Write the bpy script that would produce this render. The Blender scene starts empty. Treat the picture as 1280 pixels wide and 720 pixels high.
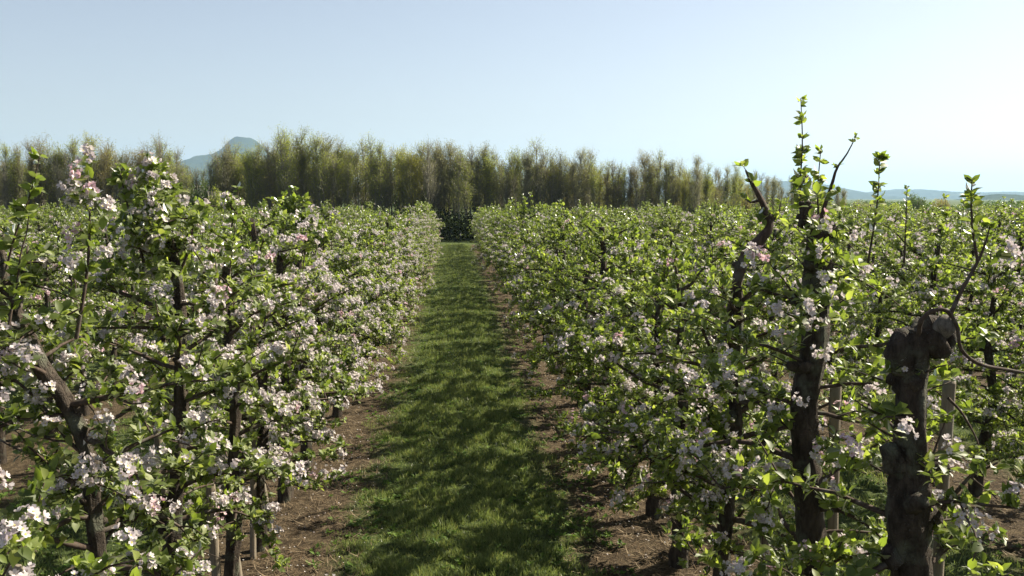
import bpy, math
import numpy as np
from mathutils import Vector, Euler

rng = np.random.default_rng(7)
scene = bpy.context.scene
COL = scene.collection
R = math.radians

# ------------------------------------------------------------------ camera
CAM_H = 2.6
F = 1130.0
cam_d = bpy.data.cameras.new("camera")
cam_d.sensor_width = 36.0
cam_d.lens = F * 36 / 1280
cam_d.clip_start = 0.05
cam_d.clip_end = 30000
cam = bpy.data.objects.new("camera", cam_d)
COL.objects.link(cam)
cam.location = (0, 0, CAM_H)
cam.rotation_euler = Euler((R(90) - math.atan(112 / F), 0, -math.atan(72 / F)))
scene.camera = cam
CM = cam.rotation_euler.to_matrix()


def at(px, py, d):
    """world point on the vertical plane Y = d seen at photo pixel (1280 wide)"""
    v = CM @ Vector(((px - 640) / F, -(py - 360) / F, -1.0))
    t = d / v.y
    return np.array([v.x * t, d, CAM_H + v.z * t])


# ------------------------------------------------------------------ world
SUN_AZ = 66.0      # degrees clockwise from +Y (towards +X)
SUN_EL = 40.0
w = bpy.data.worlds.new("World")
scene.world = w
w.use_nodes = True
nt = w.node_tree
nt.nodes.clear()
sky = nt.nodes.new("ShaderNodeTexSky")
sky.sky_type = 'NISHITA'
sky.sun_disc = False
sky.sun_elevation = R(SUN_EL)
sky.sun_rotation = R(SUN_AZ)
sky.air_density = 1.0
sky.dust_density = 1.0
sky.ozone_density = 0.6
bg = nt.nodes.new("ShaderNodeBackground")
bg.inputs[1].default_value = 0.0505
out = nt.nodes.new("ShaderNodeOutputWorld")
hs = nt.nodes.new("ShaderNodeHueSaturation")
hs.inputs["Saturation"].default_value = 0.72
tint = nt.nodes.new("ShaderNodeMix"); tint.data_type = 'RGBA'; tint.blend_type = 'MULTIPLY'; tint.inputs[0].default_value = 1
tint.inputs[7].default_value = (1.0, .925, .92, 1)
nt.links.new(sky.outputs[0], hs.inputs["Color"])
nt.links.new(hs.outputs[0], tint.inputs[6])
nt.links.new(tint.outputs[2], bg.inputs[0])
nt.links.new(bg.outputs[0], out.inputs[0])

sd = bpy.data.lights.new("sun", 'SUN')
sd.energy = 4.9
sd.angle = R(0.55)
sd.color = (1.0, 0.91, 0.74)
sun = bpy.data.objects.new("sun", sd)
COL.objects.link(sun)
to_sun = Vector((math.sin(R(SUN_AZ)) * math.cos(R(SUN_EL)), math.cos(R(SUN_AZ)) * math.cos(R(SUN_EL)), math.sin(R(SUN_EL))))
sun.rotation_euler = to_sun.to_track_quat('Z', 'Y').to_euler()
sun.location = (10, 10, 30)

scene.view_settings.view_transform = 'Standard'
scene.view_settings.look = 'None'
scene.view_settings.exposure = 1.5
scene.view_settings.gamma = 1.0
scene.cycles.use_denoising = True
scene.cycles.max_bounces = 12
scene.cycles.diffuse_bounces = 6
scene.cycles.glossy_bounces = 2
scene.cycles.transmission_bounces = 6
scene.cycles.volume_bounces = 0
scene.cycles.sample_clamp_indirect = 6

# ------------------------------------------------------------------ helpers


def tag(o, label=None, cat=None, group=None, kind=None):
    if label: o["label"] = label
    if cat: o["category"] = cat
    if group: o["group"] = group
    if kind: o["kind"] = kind
    return o


class Geo:
    """collects vertices and tri / quad arrays with material slots"""

    def __init__(s):
        s.v = []; s.f = []; s.n = 0; s.tm = None

    def add(s, V, faces, mat=0):
        V = np.asarray(V, dtype=np.float32).reshape(-1, 3)
        for fa in faces:
            fa = np.asarray(fa, dtype=np.int32)
            if len(fa):
                s.f.append((fa + s.n, mat))
        s.v.append(V)
        s.n += len(V)

    def merged(s):
        return np.concatenate(s.v) if s.v else np.zeros((0, 3), np.float32)

    def mesh(s, name, mats, smooth=True):
        me = bpy.data.meshes.new(name)
        V = s.merged()
        me.vertices.add(len(V))
        me.vertices.foreach_set("co", V.ravel())
        loops = np.concatenate([f.ravel() for f, m in s.f]) if s.f else np.zeros(0, np.int32)
        tot = np.concatenate([np.full(len(f), f.shape[1], np.int32) for f, m in s.f]) if s.f else np.zeros(0, np.int32)
        mi = np.concatenate([np.full(len(f), m, np.int32) for f, m in s.f]) if s.f else np.zeros(0, np.int32)
        start = np.concatenate([[0], np.cumsum(tot)[:-1]]).astype(np.int32) if len(tot) else tot
        me.loops.add(len(loops))
        me.loops.foreach_set("vertex_index", loops)
        me.polygons.add(len(tot))
        me.polygons.foreach_set("loop_start", start)
        me.polygons.foreach_set("loop_total", tot)
        me.polygons.foreach_set("material_index", mi)
        me.polygons.foreach_set("use_smooth", np.full(len(tot), smooth))
        for m in mats:
            me.materials.append(m)
        me.update(calc_edges=True)
        return me

    def obj(s, name, mats, parent=None, smooth=True):
        o = bpy.data.objects.new(name, s.mesh(name, mats, smooth))
        COL.objects.link(o)
        if parent: o.parent = parent
        return o

    def put(s, other, M, T):
        """append a transformed copy of another Geo"""
        V = other.merged() @ np.asarray(M, np.float32).T + np.asarray(T, np.float32)
        base = s.n
        s.v.append(V.astype(np.float32)); s.n += len(V)
        for f, m in other.f:
            s.f.append((f + base, m))


def norm(v):
    return v / np.maximum(np.linalg.norm(v, axis=-1, keepdims=True), 1e-9)


def empty(name, loc, rz=0.0):
    o = bpy.data.objects.new(name, None)
    o.empty_display_size = 0.2
    o.location = loc
    o.rotation_euler = (0, 0, rz)
    COL.objects.link(o)
    return o


def tube(g, pts, rad, sides=6, gnarl=0.0, mat=0, cap=True, r=None, lump=0.0):
    pts = np.asarray(pts, float)
    n = len(pts)
    rad = np.broadcast_to(np.asarray(rad, float), (n,)).copy()
    t = norm(np.gradient(pts, axis=0))
    ref = np.array([0.0, 0.0, 1.0]) if abs(t[0][2]) < 0.8 else np.array([1.0, 0.0, 0.0])
    u = norm(np.cross(t[0], ref))
    V = []
    ang = np.linspace(0, 2 * np.pi, sides, endpoint=False)
    for i in range(n):
        u = norm(u - t[i] * np.dot(u, t[i]))
        v = np.cross(t[i], u)
        rr = rad[i] * (1 + (gnarl * r.normal(size=sides) if gnarl and r is not None else 0))
        if lump:
            ca, sa, z = np.cos(ang), np.sin(ang), pts[i][2]
            rr = rr * (1 + lump * vnoise(ca * 1.1 + z * 3.1, sa * 1.1 - z * 2.3, 1.3, 3) + lump * .55 * np.sin(ang * 5 + 3.1 * math.sin(z * 4)) + lump * .5 * vnoise(ca * 3 + z * 13, sa * 3 + z * 9, 1.2, 8))
        V.append(pts[i] + np.outer(np.cos(ang) * rr, u) + np.outer(np.sin(ang) * rr, v))
    V = np.concatenate(V)
    i, j = np.meshgrid(np.arange(n - 1), np.arange(sides), indexing='ij')
    a = i * sides + j; b = i * sides + (j + 1) % sides
    Q = np.stack([a, b, b + sides, a + sides], -1).reshape(-1, 4)
    faces = [Q]
    if cap:
        V = np.concatenate([V, [pts[-1] + t[-1] * rad[-1] * 0.35]])
        k = n * sides
        jj = np.arange(sides)
        faces.append(np.stack([(n - 1) * sides + jj, (n - 1) * sides + (jj + 1) % sides, np.full(sides, k)], -1))
    g.add(V, faces, mat)


def resample(pts, n):
    """smooth Catmull-Rom through control points"""
    P = np.asarray(pts, float)
    P = np.concatenate([[2 * P[0] - P[1]], P, [2 * P[-1] - P[-2]]])
    out = []
    segs = len(P) - 3
    for s in np.linspace(0, segs - 1e-6, n):
        k = int(s); t = s - k
        a, b, c, d = P[k], P[k + 1], P[k + 2], P[k + 3]
        out.append(0.5 * ((2 * b) + (-a + c) * t + (2 * a - 5 * b + 4 * c - d) * t * t + (-a + 3 * b - 3 * c + d) * t ** 3))
    return np.array(out)


LEAF0_V = np.array([(0, 0, 0), (-.25, .28, .07), (0, .30, -.01), (.25, .28, .07), (-.24, .62, .03), (0, .66, -.05), (.24, .62, .03), (0, 1, -.17)])
LEAF0_F = [np.array([(0, 2, 1), (0, 3, 2), (4, 5, 7), (5, 6, 7)]), np.array([(1, 2, 5, 4), (2, 3, 6, 5)])]
LEAF1_V = np.array([(0, 0, 0), (-.27, .5, .07), (0, 1, -.1), (.27, .5, .07)])
LEAF1_F = [np.array([(0, 2, 1), (0, 3, 2)])]
BLADE_V = np.array([(-.5, 0, 0), (.5, 0, 0), (0, 1, 0)])
# petal: rounded and cupped
PET0_V = np.array([(0, 0, 0), (-.34, .48, .12), (-.24, .92, .20), (.24, .92, .20), (.34, .48, .12)])
PET0_F = [np.array([(0, 4, 1)]), np.array([(1, 4, 3, 2)])]
PET1_V = np.array([(0, 0, 0), (-.38, .62, .15), (0, 1.0, .25), (.38, .62, .15)])
PET1_F = [np.array([(0, 3, 2, 1)])]


def stamp(g, TV, TF, O, D, N, S, mat=0, wid=1.0):
    """place template (x width, y length, z normal) at origins O, along D, facing N, size S"""
    O = np.asarray(O); D = norm(np.asarray(D))
    X = norm(np.cross(D, N))
    Z = np.cross(X, D)
    S = np.broadcast_to(np.asarray(S, float), (len(O),))[:, None, None]
    wid = np.broadcast_to(np.asarray(wid, float), (len(O),))[:, None, None]
    V = O[:, None, :] + S * (wid * TV[None, :, 0:1] * X[:, None, :] + TV[None, :, 1:2] * D[:, None, :] + TV[None, :, 2:3] * Z[:, None, :])
    k = len(TV)
    base = (np.arange(len(O)) * k)[:, None, None]
    g.add(V.reshape(-1, 3), [(f[None] + base).reshape(-1, f.shape[1]) for f in TF], mat)


def rand_unit(r, n):
    return norm(r.normal(size=(n, 3)))


def clusters(gl, gb, P, A, r, lod=0, flower=0.4, size=1.0, leaf_n=(6, 11), bud=0.0):
    """spur rosettes of leaves, some with a bunch of blossom in the middle"""
    n = len(P)
    if not n: return
    cnt = r.integers(leaf_n[0], leaf_n[1], n)
    idx = np.repeat(np.arange(n), cnt)
    m = len(idx)
    D = norm(A[idx] * 0.55 + rand_unit(r, m) * 0.9)
    O = P[idx] + r.normal(size=(m, 3)) * 0.008
    N = norm(A[idx] * 0.9 + np.array([0, 0, 0.5]) + rand_unit(r, m) * 0.55)
    S = (0.056 * size * r.uniform(0.55, 1.25, m))
    if lod == 0: stamp(gl, LEAF0_V, LEAF0_F, O, D, N, S, 0, r.uniform(.85, 1.2, m))
    else: stamp(gl, LEAF1_V, LEAF1_F, O, D, N, S * 1.08, 0, 1.1)
    fl = np.where(r.random(n) < flower)[0] if np.isscalar(flower) else np.where(r.random(n) < flower)[0]
    if len(fl) and gb is not None:
        cnt = r.integers(8, 14, len(fl)) if lod < 2 else r.integers(4, 6, len(fl))
        idx = np.repeat(fl, cnt)
        m = len(idx)
        FD = norm(A[idx] + rand_unit(r, m) * 1.0)          # flower axis
        FO = P[idx] + A[idx] * 0.030 + FD * 0.034 * r.uniform(.5, 1.2, (m, 1)) + r.normal(size=(m, 3)) * 0.008
        PS = 0.0168 * r.uniform(.75, 1.2, m) * (1 if lod < 2 else 1.25)
        u = norm(np.cross(FD, rand_unit(r, m))); v = np.cross(FD, u)
        openess = r.uniform(0.15, 0.75, m)[:, None]
        # tint by bunch: a few bunches are still in pink bud
        pink = (r.random(n) < 0.08)[idx]
        TV, TF = (PET0_V, PET0_F) if lod == 0 else (PET1_V, PET1_F)
        for k in range(5):
            a = 2 * math.pi * k / 5
            rad = u * math.cos(a) + v * math.sin(a)
            D = norm(rad + FD * openess)
            N = norm(FD - rad * 0.3 * openess)
            for pk in (False, True):
                s = pink == pk
                if s.any(): stamp(gb, TV, TF, FO[s], D[s], N[s], PS[s], 1 if pk else 0)
        if lod == 0:
            stamp(gb, PET1_V, PET1_F, FO + FD * 0.002 - u * 0.004, u, FD, 0.008, 2)


# ------------------------------------------------------------------ materials


def new_mat(name):
    m = bpy.data.materials.new(name)
    m.use_nodes = True
    m.node_tree.nodes.clear()
    return m, m.node_tree.nodes, m.node_tree.links


def ramp(N, L, fac, stops):
    rp = N.new("ShaderNodeValToRGB")
    el = rp.color_ramp.elements
    while len(el) < len(stops): el.new(0.5)
    for e, (p, c) in zip(el, stops):
        e.position = p; e.color = (*c, 1)
    L.new(fac, rp.inputs[0])
    return rp.outputs[0]


def leaf_mat(name, stops, trans, gloss=0.25, tmix=0.5, obj_var=0.25, rough=0.5):
    m, N, L = new_mat(name)
    geo = N.new("ShaderNodeNewGeometry")
    col = ramp(N, L, geo.outputs["Random Per Island"], stops)
    oi = N.new("ShaderNodeObjectInfo")
    hsv = N.new("ShaderNodeHueSaturation")
    mr = N.new("ShaderNodeMapRange")
    mr.inputs[3].default_value = 1 - obj_var; mr.inputs[4].default_value = 1 + obj_var
    L.new(oi.outputs["Random"], mr.inputs[0]); L.new(mr.outputs[0], hsv.inputs["Value"])
    L.new(col, hsv.inputs["Color"])
    dif = N.new("ShaderNodeBsdfDiffuse"); tr = N.new("ShaderNodeBsdfTranslucent")
    L.new(hsv.outputs[0], dif.inputs[0])
    mul = N.new("ShaderNodeMix"); mul.data_type = 'RGBA'; mul.blend_type = 'MULTIPLY'; mul.inputs[0].default_value = 1
    L.new(hsv.outputs[0], mul.inputs[6]); mul.inputs[7].default_value = (*trans, 1)
    L.new(mul.outputs[2], tr.inputs[0])
    mx = N.new("ShaderNodeMixShader"); mx.inputs[0].default_value = tmix
    L.new(dif.outputs[0], mx.inputs[1]); L.new(tr.outputs[0], mx.inputs[2])
    gl = N.new("ShaderNodeBsdfGlossy"); gl.inputs["Roughness"].default_value = rough
    gl.inputs[0].default_value = (1, 1, 1, 1)
    fr = N.new("ShaderNodeFresnel"); fr.inputs[0].default_value = 1.4
    ml = N.new("ShaderNodeMath"); ml.operation = 'MULTIPLY'; ml.inputs[1].default_value = gloss
    L.new(fr.outputs[0], ml.inputs[0])
    mx2 = N.new("ShaderNodeMixShader")
    L.new(ml.outputs[0], mx2.inputs[0]); L.new(mx.outputs[0], mx2.inputs[1]); L.new(gl.outputs[0], mx2.inputs[2])
    o = N.new("ShaderNodeOutputMaterial"); L.new(mx2.outputs[0], o.inputs[0])
    return m


def bark_mat(name, c0, c1, c2, scale=30, bump=0.6, stretch=0.25):
    m, N, L = new_mat(name)
    tc = N.new("ShaderNodeTexCoord"); mp = N.new("ShaderNodeMapping")
    mp.inputs["Scale"].default_value = (1, 1, stretch)
    L.new(tc.outputs["Object"], mp.inputs[0])
    n1 = N.new("ShaderNodeTexNoise"); n1.inputs["Scale"].default_value = scale; n1.inputs["Detail"].default_value = 6; n1.inputs["Roughness"].default_value = .7
    L.new(mp.outputs[0], n1.inputs[0])
    n2 = N.new("ShaderNodeTexNoise"); n2.inputs["Scale"].default_value = scale * .35; n2.inputs["Detail"].default_value = 3
    L.new(tc.outputs["Object"], n2.inputs[0])
    col = ramp(N, L, n1.outputs[0], [(.35, c0), (.62, c1)])
    mx = N.new("ShaderNodeMix"); mx.data_type = 'RGBA'
    fac = N.new("ShaderNodeMapRange"); fac.inputs[1].default_value = .52; fac.inputs[2].default_value = .68
    L.new(n2.outputs[0], fac.inputs[0]); L.new(fac.outputs[0], mx.inputs[0]); L.new(col, mx.inputs[6]); mx.inputs[7].default_value = (*c2, 1)
    b = N.new("ShaderNodeBsdfPrincipled"); b.inputs["Roughness"].default_value = .88
    b.inputs["Specular IOR Level"].default_value = .2
    L.new(mx.outputs[2], b.inputs["Base Color"])
    vo = N.new("ShaderNodeTexVoronoi"); vo.feature = 'DISTANCE_TO_EDGE'; vo.inputs["Scale"].default_value = scale * 1.3
    wp = N.new("ShaderNodeVectorMath"); wp.operation = 'MULTIPLY_ADD'
    L.new(n2.outputs["Color"], wp.inputs[0]); wp.inputs[1].default_value = (.22, .22, .22); L.new(mp.outputs[0], wp.inputs[2])
    L.new(wp.outputs[0], vo.inputs[0])
    cr = N.new("ShaderNodeMapRange"); cr.inputs[1].default_value = 0; cr.inputs[2].default_value = .12
    L.new(vo.outputs[0], cr.inputs[0])
    ad = N.new("ShaderNodeMath"); ad.operation = 'MULTIPLY_ADD'; ad.inputs[1].default_value = .16
    L.new(cr.outputs[0], ad.inputs[0]); L.new(n1.outputs[0], ad.inputs[2])
    bp = N.new("ShaderNodeBump"); bp.inputs["Strength"].default_value = bump; bp.inputs["Distance"].default_value = .018
    L.new(ad.outputs[0], bp.inputs["Height"]); L.new(bp.outputs[0], b.inputs["Normal"])
    o = N.new("ShaderNodeOutputMaterial"); L.new(b.outputs[0], o.inputs[0])
    return m


M_LEAF = leaf_mat("apple_leaf", [(0, (.075, .105, .028)), (.4, (.125, .165, .040)), (.75, (.18, .225, .055)), (1, (.27, .30, .10))],
                  (1.75, 1.85, .75), .45, .55, .14)
M_PETAL = leaf_mat("white_petal", [(0, (.54, .48, .50)), (.5, (.62, .575, .575)), (1, (.70, .67, .645))], (.95, .9, .92), .15, .38, .04)
M_PINK = leaf_mat("pink_petal", [(0, (.58, .40, .45)), (.6, (.65, .51, .55)), (1, (.70, .62, .64))], (1, .85, .9), .15, .38, .04)
M_STAMEN = leaf_mat("stamen", [(0, (.45, .40, .12)), (1, (.6, .55, .2))], (1, 1, 1), 0, .2, 0)
M_BARK = bark_mat("apple_bark", (.016, .012, .009), (.070, .055, .042), (.10, .105, .075), 26, 1.0, .3)
M_TWIG = bark_mat("twig_bark", (.035, .024, .018), (.085, .062, .048), (.10, .09, .075), 60, .2)
M_CUT = bark_mat("cut_wood", (.07, .06, .05), (.17, .15, .125), (.10, .095, .085), 70, .3)
M_STAKE = bark_mat("weathered_stake", (.10, .085, .065), (.24, .20, .15), (.16, .15, .12), 40, .3, .05)
M_WTRUNK = bark_mat("wood_bark", (.11, .10, .08), (.27, .25, .20), (.32, .31, .26), 12, .2)

# ------------------------------------------------------------------ orchard layout
ROW0L, ROW0R, PITCH = -1.443, 1.581, 3.024
Y_END = 50.0
STEP = 1.02


def vnoise(x, y, s=1.0, seed=0):
    """cheap smooth pseudo noise in -1..1"""
    a = np.sin(x * 1.7 * s + 1.3 * seed + 1.9 * np.sin(y * 1.1 * s + seed)) + np.sin(y * 1.9 * s + 2.1 * seed + 1.7 * np.sin(x * 1.3 * s - seed))
    b = np.sin(x * 4.1 * s + y * 2.7 * s + seed * 3.1) + np.sin(x * 3.3 * s - y * 5.1 * s + seed * 1.7)
    return (a + 0.5 * b) / 3.0


def row_off(x):
    """distance from the nearest row line"""
    t = (np.asarray(x) - ROW0R) / PITCH
    return np.abs(t - np.round(t)) * PITCH


# ------------------------------------------------------------------ ground
def ground_h(x, y):
    ro = row_off(x)
    inside = (y < Y_END + 1.5)
    turf = 1 / (1 + np.exp(-(ro - 0.72 + 0.12 * vnoise(x, y, 1.2, 3)) / 0.06))
    h = 0.03 * turf + 0.012 * vnoise(x, y, 2.0, 1) + 0.010 * vnoise(x, y, 6.5, 2) * (1 - turf) + 0.006 * vnoise(x, y, 15, 5)
    h = h - 0.025 * np.exp(-((np.abs(x - 0.07) - 0.62) / 0.16) ** 2)       # wheel tracks
    far = np.clip((y - 300) / 400, 0, 1)
    return np.where(inside, h, 0.02 * vnoise(x, y, .3, 1)) * (1 - far)


def ground():
    xs = np.unique(np.concatenate([-np.geomspace(12, 9000, 40)[::-1], np.arange(-12, -4, .12), np.arange(-4, 6, .035), np.arange(6, 14, .12), np.geomspace(14, 9000, 40)]))
    ys = np.unique(np.concatenate([np.linspace(-60, 2, 20), np.arange(2, 12, .035), np.arange(12, 25, .08), np.arange(25, 60, .3), np.geomspace(60, 12000, 60)]))
    X, Y = np.meshgrid(xs, ys, indexing='ij')
    Z = ground_h(X, Y)
    V = np.stack([X, Y, Z], -1).reshape(-1, 3)
    i, j = np.meshgrid(np.arange(len(xs) - 1), np.arange(len(ys) - 1), indexing='ij')
    a = i * len(ys) + j
    Q = np.stack([a, a + len(ys), a + len(ys) + 1, a + 1], -1).reshape(-1, 4)
    g = Geo(); g.add(V, [Q])
    m, N, L = new_mat("orchard_ground")
    tc = N.new("ShaderNodeTexCoord")
    sep = N.new("ShaderNodeSeparateXYZ"); L.new(tc.outputs["Object"], sep.inputs[0])

    def math_(op, a, b=None, c=None):
        n = N.new("ShaderNodeMath"); n.operation = op
        for k, v in enumerate((a, b, c)):
            if v is None: continue
            if hasattr(v, "is_linked") or hasattr(v, "node"): L.new(v, n.inputs[k])
            else: n.inputs[k].default_value = v
        return n.outputs[0]

    def noise(sc, det=4, rough=.6, vec=None):
        n = N.new("ShaderNodeTexNoise"); n.inputs["Scale"].default_value = sc
        n.inputs["Detail"].default_value = det; n.inputs["Roughness"].default_value = rough
        L.new(vec or tc.outputs["Object"], n.inputs[0])
        return n.outputs[0]
    t = math_('DIVIDE', math_('SUBTRACT', sep.outputs[0], ROW0R), PITCH)
    ro = math_('MULTIPLY', math_('ABSOLUTE', math_('SUBTRACT', t, math_('ROUND', t))), PITCH)
    wob = math_('MULTIPLY', math_('SUBTRACT', noise(1.6, 5, .7), .5), .9)
    turf = N.new("ShaderNodeMapRange"); turf.interpolation_type = 'SMOOTHSTEP'
    turf.inputs[1].default_value = .50; turf.inputs[2].default_value = .84
    L.new(math_('ADD', ro, wob), turf.inputs[0])
    endm = math_('GREATER_THAN', sep.outputs[1], Y_END + 1.2)
    turff = math_('MAXIMUM', turf.outputs[0], endm)
    soil = ramp(N, L, noise(9, 8, .75), [(.32, (.036, .027, .018)), (.5, (.092, .070, .046)), (.66, (.19, .15, .10))])
    soil2 = ramp(N, L, noise(70, 4, .7), [(.38, (.55, .55, .55)), (.62, (1.25, 1.2, 1.1))])
    ms = N.new("ShaderNodeMix"); ms.data_type = 'RGBA'; ms.blend_type = 'MULTIPLY'; ms.inputs[0].default_value = 1
    L.new(soil, ms.inputs[6]); L.new(soil2, ms.inputs[7])
    gr = ramp(N, L, noise(14, 7, .75), [(.32, (.035, .052, .018)), (.5, (.068, .096, .030)), (.68, (.12, .14, .055))])
    mx = N.new("ShaderNodeMix"); mx.data_type = 'RGBA'
    L.new(turff, mx.inputs[0]); L.new(ms.outputs[2], mx.inputs[6]); L.new(gr, mx.inputs[7])
    b = N.new("ShaderNodeBsdfPrincipled"); b.inputs["Roughness"].default_value = .95; b.inputs["Specular IOR Level"].default_value = .1
    L.new(mx.outputs[2], b.inputs["Base Color"])
    bp = N.new("ShaderNodeBump"); bp.inputs["Strength"].default_value = 1; bp.inputs["Distance"].default_value = .06
    L.new(noise(40, 8, .75), bp.inputs["Height"]); L.new(bp.outputs[0], b.inputs["Normal"])
    o = N.new("ShaderNodeOutputMaterial"); L.new(b.outputs[0], o.inputs[0])
    ob = g.obj("ground", [m])
    tag(ob, "flat orchard ground of mown grass lanes between brown bare soil strips", kind="structure")
    return ob


ground()

# ------------------------------------------------------------------ grass


def grass():
    r = np.random.default_rng(11)
    P = []; H = []

    def strip(x0, x1, y0, y1, n, hs):
        x = r.uniform(x0, x1, n); u = r.random(n)
        y = y0 + (y1 - y0) * u
        P.append(np.stack([x, y], -1)); H.append(np.full(n, hs))
    strip(-1.1, 1.25, 4.6, 8, 110000, 1.0)
    strip(-1.1, 1.25, 8, 13, 95000, 1.1)
    strip(-.95, 1.1, 13, 24, 70000, 1.35)
    strip(-.95, 1.1, 24, 51, 50000, 1.8)
    strip(-4.2, -1.8, 3, 12, 50000, 1.1)
    strip(2.0, 4.2, 3, 14, 60000, 1.2)
    strip(5.0, 7.2, 7, 16, 25000, 1.5)
    P = np.concatenate(P); H = np.concatenate(H)
    ro = row_off(P[:, 0])
    edge = ro + .24 * vnoise(P[:, 0], P[:, 1], 1.3, 3) + .20 * vnoise(P[:, 0], P[:, 1], 5, 7)
    dens = np.clip((edge - .50) / .34, 0, 1) ** 1.3 * np.clip(.75 + .6 * vnoise(P[:, 0], P[:, 1], 3.3, 9) + .35 * vnoise(P[:, 0], P[:, 1], 11, 2), .12, 1)
    k = r.random(len(P)) < dens
    P, H, edge = P[k], H[k], edge[k]
    n = len(P)
    clump = .75 + .75 * vnoise(P[:, 0], P[:, 1], 6.0, 4) + .45 * vnoise(P[:, 0], P[:, 1], 17.0, 6)
    hh = np.clip(clump, .20, 2.0) * .070 * r.uniform(.5, 1.4, n) * np.clip(.5 + (edge - .6), .5, 1.0) * (.7 + .3 * H)
    O = np.stack([P[:, 0], P[:, 1], ground_h(P[:, 0], P[:, 1]) - .004], -1)
    D = norm(np.stack([r.normal(0, .45, n), r.normal(0, .45, n), np.ones(n)], -1))
    Nn = norm(np.stack([r.normal(size=n), r.normal(size=n), np.zeros(n)], -1))
    g = Geo()
    BV = np.array([(-.5, 0, 0), (.5, 0, 0), (.35, .6, .05), (-.35, .6, .05), (.0, 1, .22)])
    BF = [np.array([(0, 1, 2, 3)]), np.array([(3, 2, 4)])]
    wid = (.0045 * H * r.uniform(.7, 1.5, n)) / hh
    stamp(g, BV, BF, O, D, Nn, hh, 0, wid)
    # broad leaved weeds: clover, dandelion and plantain rosettes
    m = 4200
    x = np.concatenate([r.uniform(-1.1, 1.25, m), r.uniform(2.0, 4.2, 1500), r.uniform(-4.2, -1.8, 1200)])
    y = np.concatenate([4.6 + 26 * r.random(m) ** 1.7, r.uniform(3, 14, 1500), r.uniform(3, 12, 1200)])
    ed = row_off(x) + .2 * vnoise(x, y, 1.3, 3)
    kk = (ed > .30) & (vnoise(x, y, 2.6, 12) + .4 * r.normal(size=len(x)) > .05)
    x, y = x[kk], y[kk]
    c = r.integers(5, 9, len(x)); idx = np.repeat(np.arange(len(x)), c); q = len(idx)
    O = np.stack([x[idx], y[idx], ground_h(x[idx], y[idx]) + .008], -1)
    O[:, :2] += r.normal(0, .012, (q, 2))
    a = r.uniform(0, 2 * np.pi, q)
    D = norm(np.stack([np.cos(a), np.sin(a), r.uniform(.2, 1.1, q)], -1))
    stamp(g, LEAF1_V, LEAF1_F, O, D, np.tile([0, 0, 1.0], (q, 1)), r.uniform(.022, .055, q), 1, 1.0)
    mg = leaf_mat("grass_blade", [(0, (.085, .118, .046)), (.5, (.150, .195, .078)), (.85, (.23, .27, .115)), (1, (.20, .20, .08))], (1.4, 1.4, .8), .03, .4, 0)
    mw = leaf_mat("weed_leaf", [(0, (.05, .095, .020)), (.6, (.085, .145, .028)), (1, (.13, .19, .04))], (1.4, 1.5, .6), .15, .35, 0, rough=.6)
    o = g.obj("grass", [mg, mw])
    tag(o, "short rough grass and broadleaf weeds covering the lanes between tree rows", "grass", kind="stuff")

    # dry litter on the bare strips
    g = Geo()
    m = 30000
    x = np.concatenate([r.uniform(-2.3, -.5, m), r.uniform(.6, 2.6, m), r.uniform(3.8, 5.4, 9000)])
    y = np.concatenate([4 + 16 * r.random(m) ** 1.4, 3 + 15 * r.random(m) ** 1.4, r.uniform(6, 14, 9000)])
    kk = (row_off(x) < .82) & (vnoise(x, y, 4, 8) + .5 * r.normal(size=len(x)) > -.1)
    x, y = x[kk], y[kk]; q = len(x)
    a = r.uniform(0, 2 * np.pi, q)
    O = np.stack([x, y, ground_h(x, y) + .006], -1)
    D = norm(np.stack([np.cos(a), np.sin(a), r.uniform(-.05, .3, q)], -1))
    stamp(g, BV, BF, O, D, np.tile([0, 0, 1.0], (q, 1)), r.uniform(.03, .11, q), 0, r.uniform(.03, .09, q))
    # petals dropped under the rows
    x = np.concatenate([r.normal(ROW0L, .5, 1300), r.normal(ROW0R, .55, 1300)]); y = 3 + 16 * r.random(2600)
    q = len(x); a = r.uniform(0, 2 * np.pi, q)
    O = np.stack([x, y, ground_h(x, y) + .009], -1)
    stamp(g, PET1_V, PET1_F, O, np.stack([np.cos(a), np.sin(a), np.zeros(q)], -1), norm(np.tile([0, 0, 1.0], (q, 1)) + r.normal(0, .3, (q, 3))), .015, 1)
    ms = leaf_mat("dry_straw", [(0, (.09, .06, .035)), (.6, (.17, .125, .08)), (1, (.30, .24, .16))], (1, 1, 1), .1, .1, 0)
    o = g.obj("dry_litter", [ms, M_PETAL])
    tag(o, "dry cut grass, straw and twigs scattered on the bare soil strips", "litter", kind="stuff")


grass()

# ------------------------------------------------------------------ apple trees


def branch_path(r, p0, az, up, L, droop):
    n = max(4, int(L / .09))
    p = np.array(p0, float); pts = [p.copy()]
    d = np.array([math.cos(az), math.sin(az), up])
    for k in range(n):
        d = d + r.normal(0, .16, 3) + np.array([0, 0, -droop * .12])
        d = d / np.linalg.norm(d)
        p = p + d * L / n
        pts.append(p.copy())
    return np.array(pts)


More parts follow.
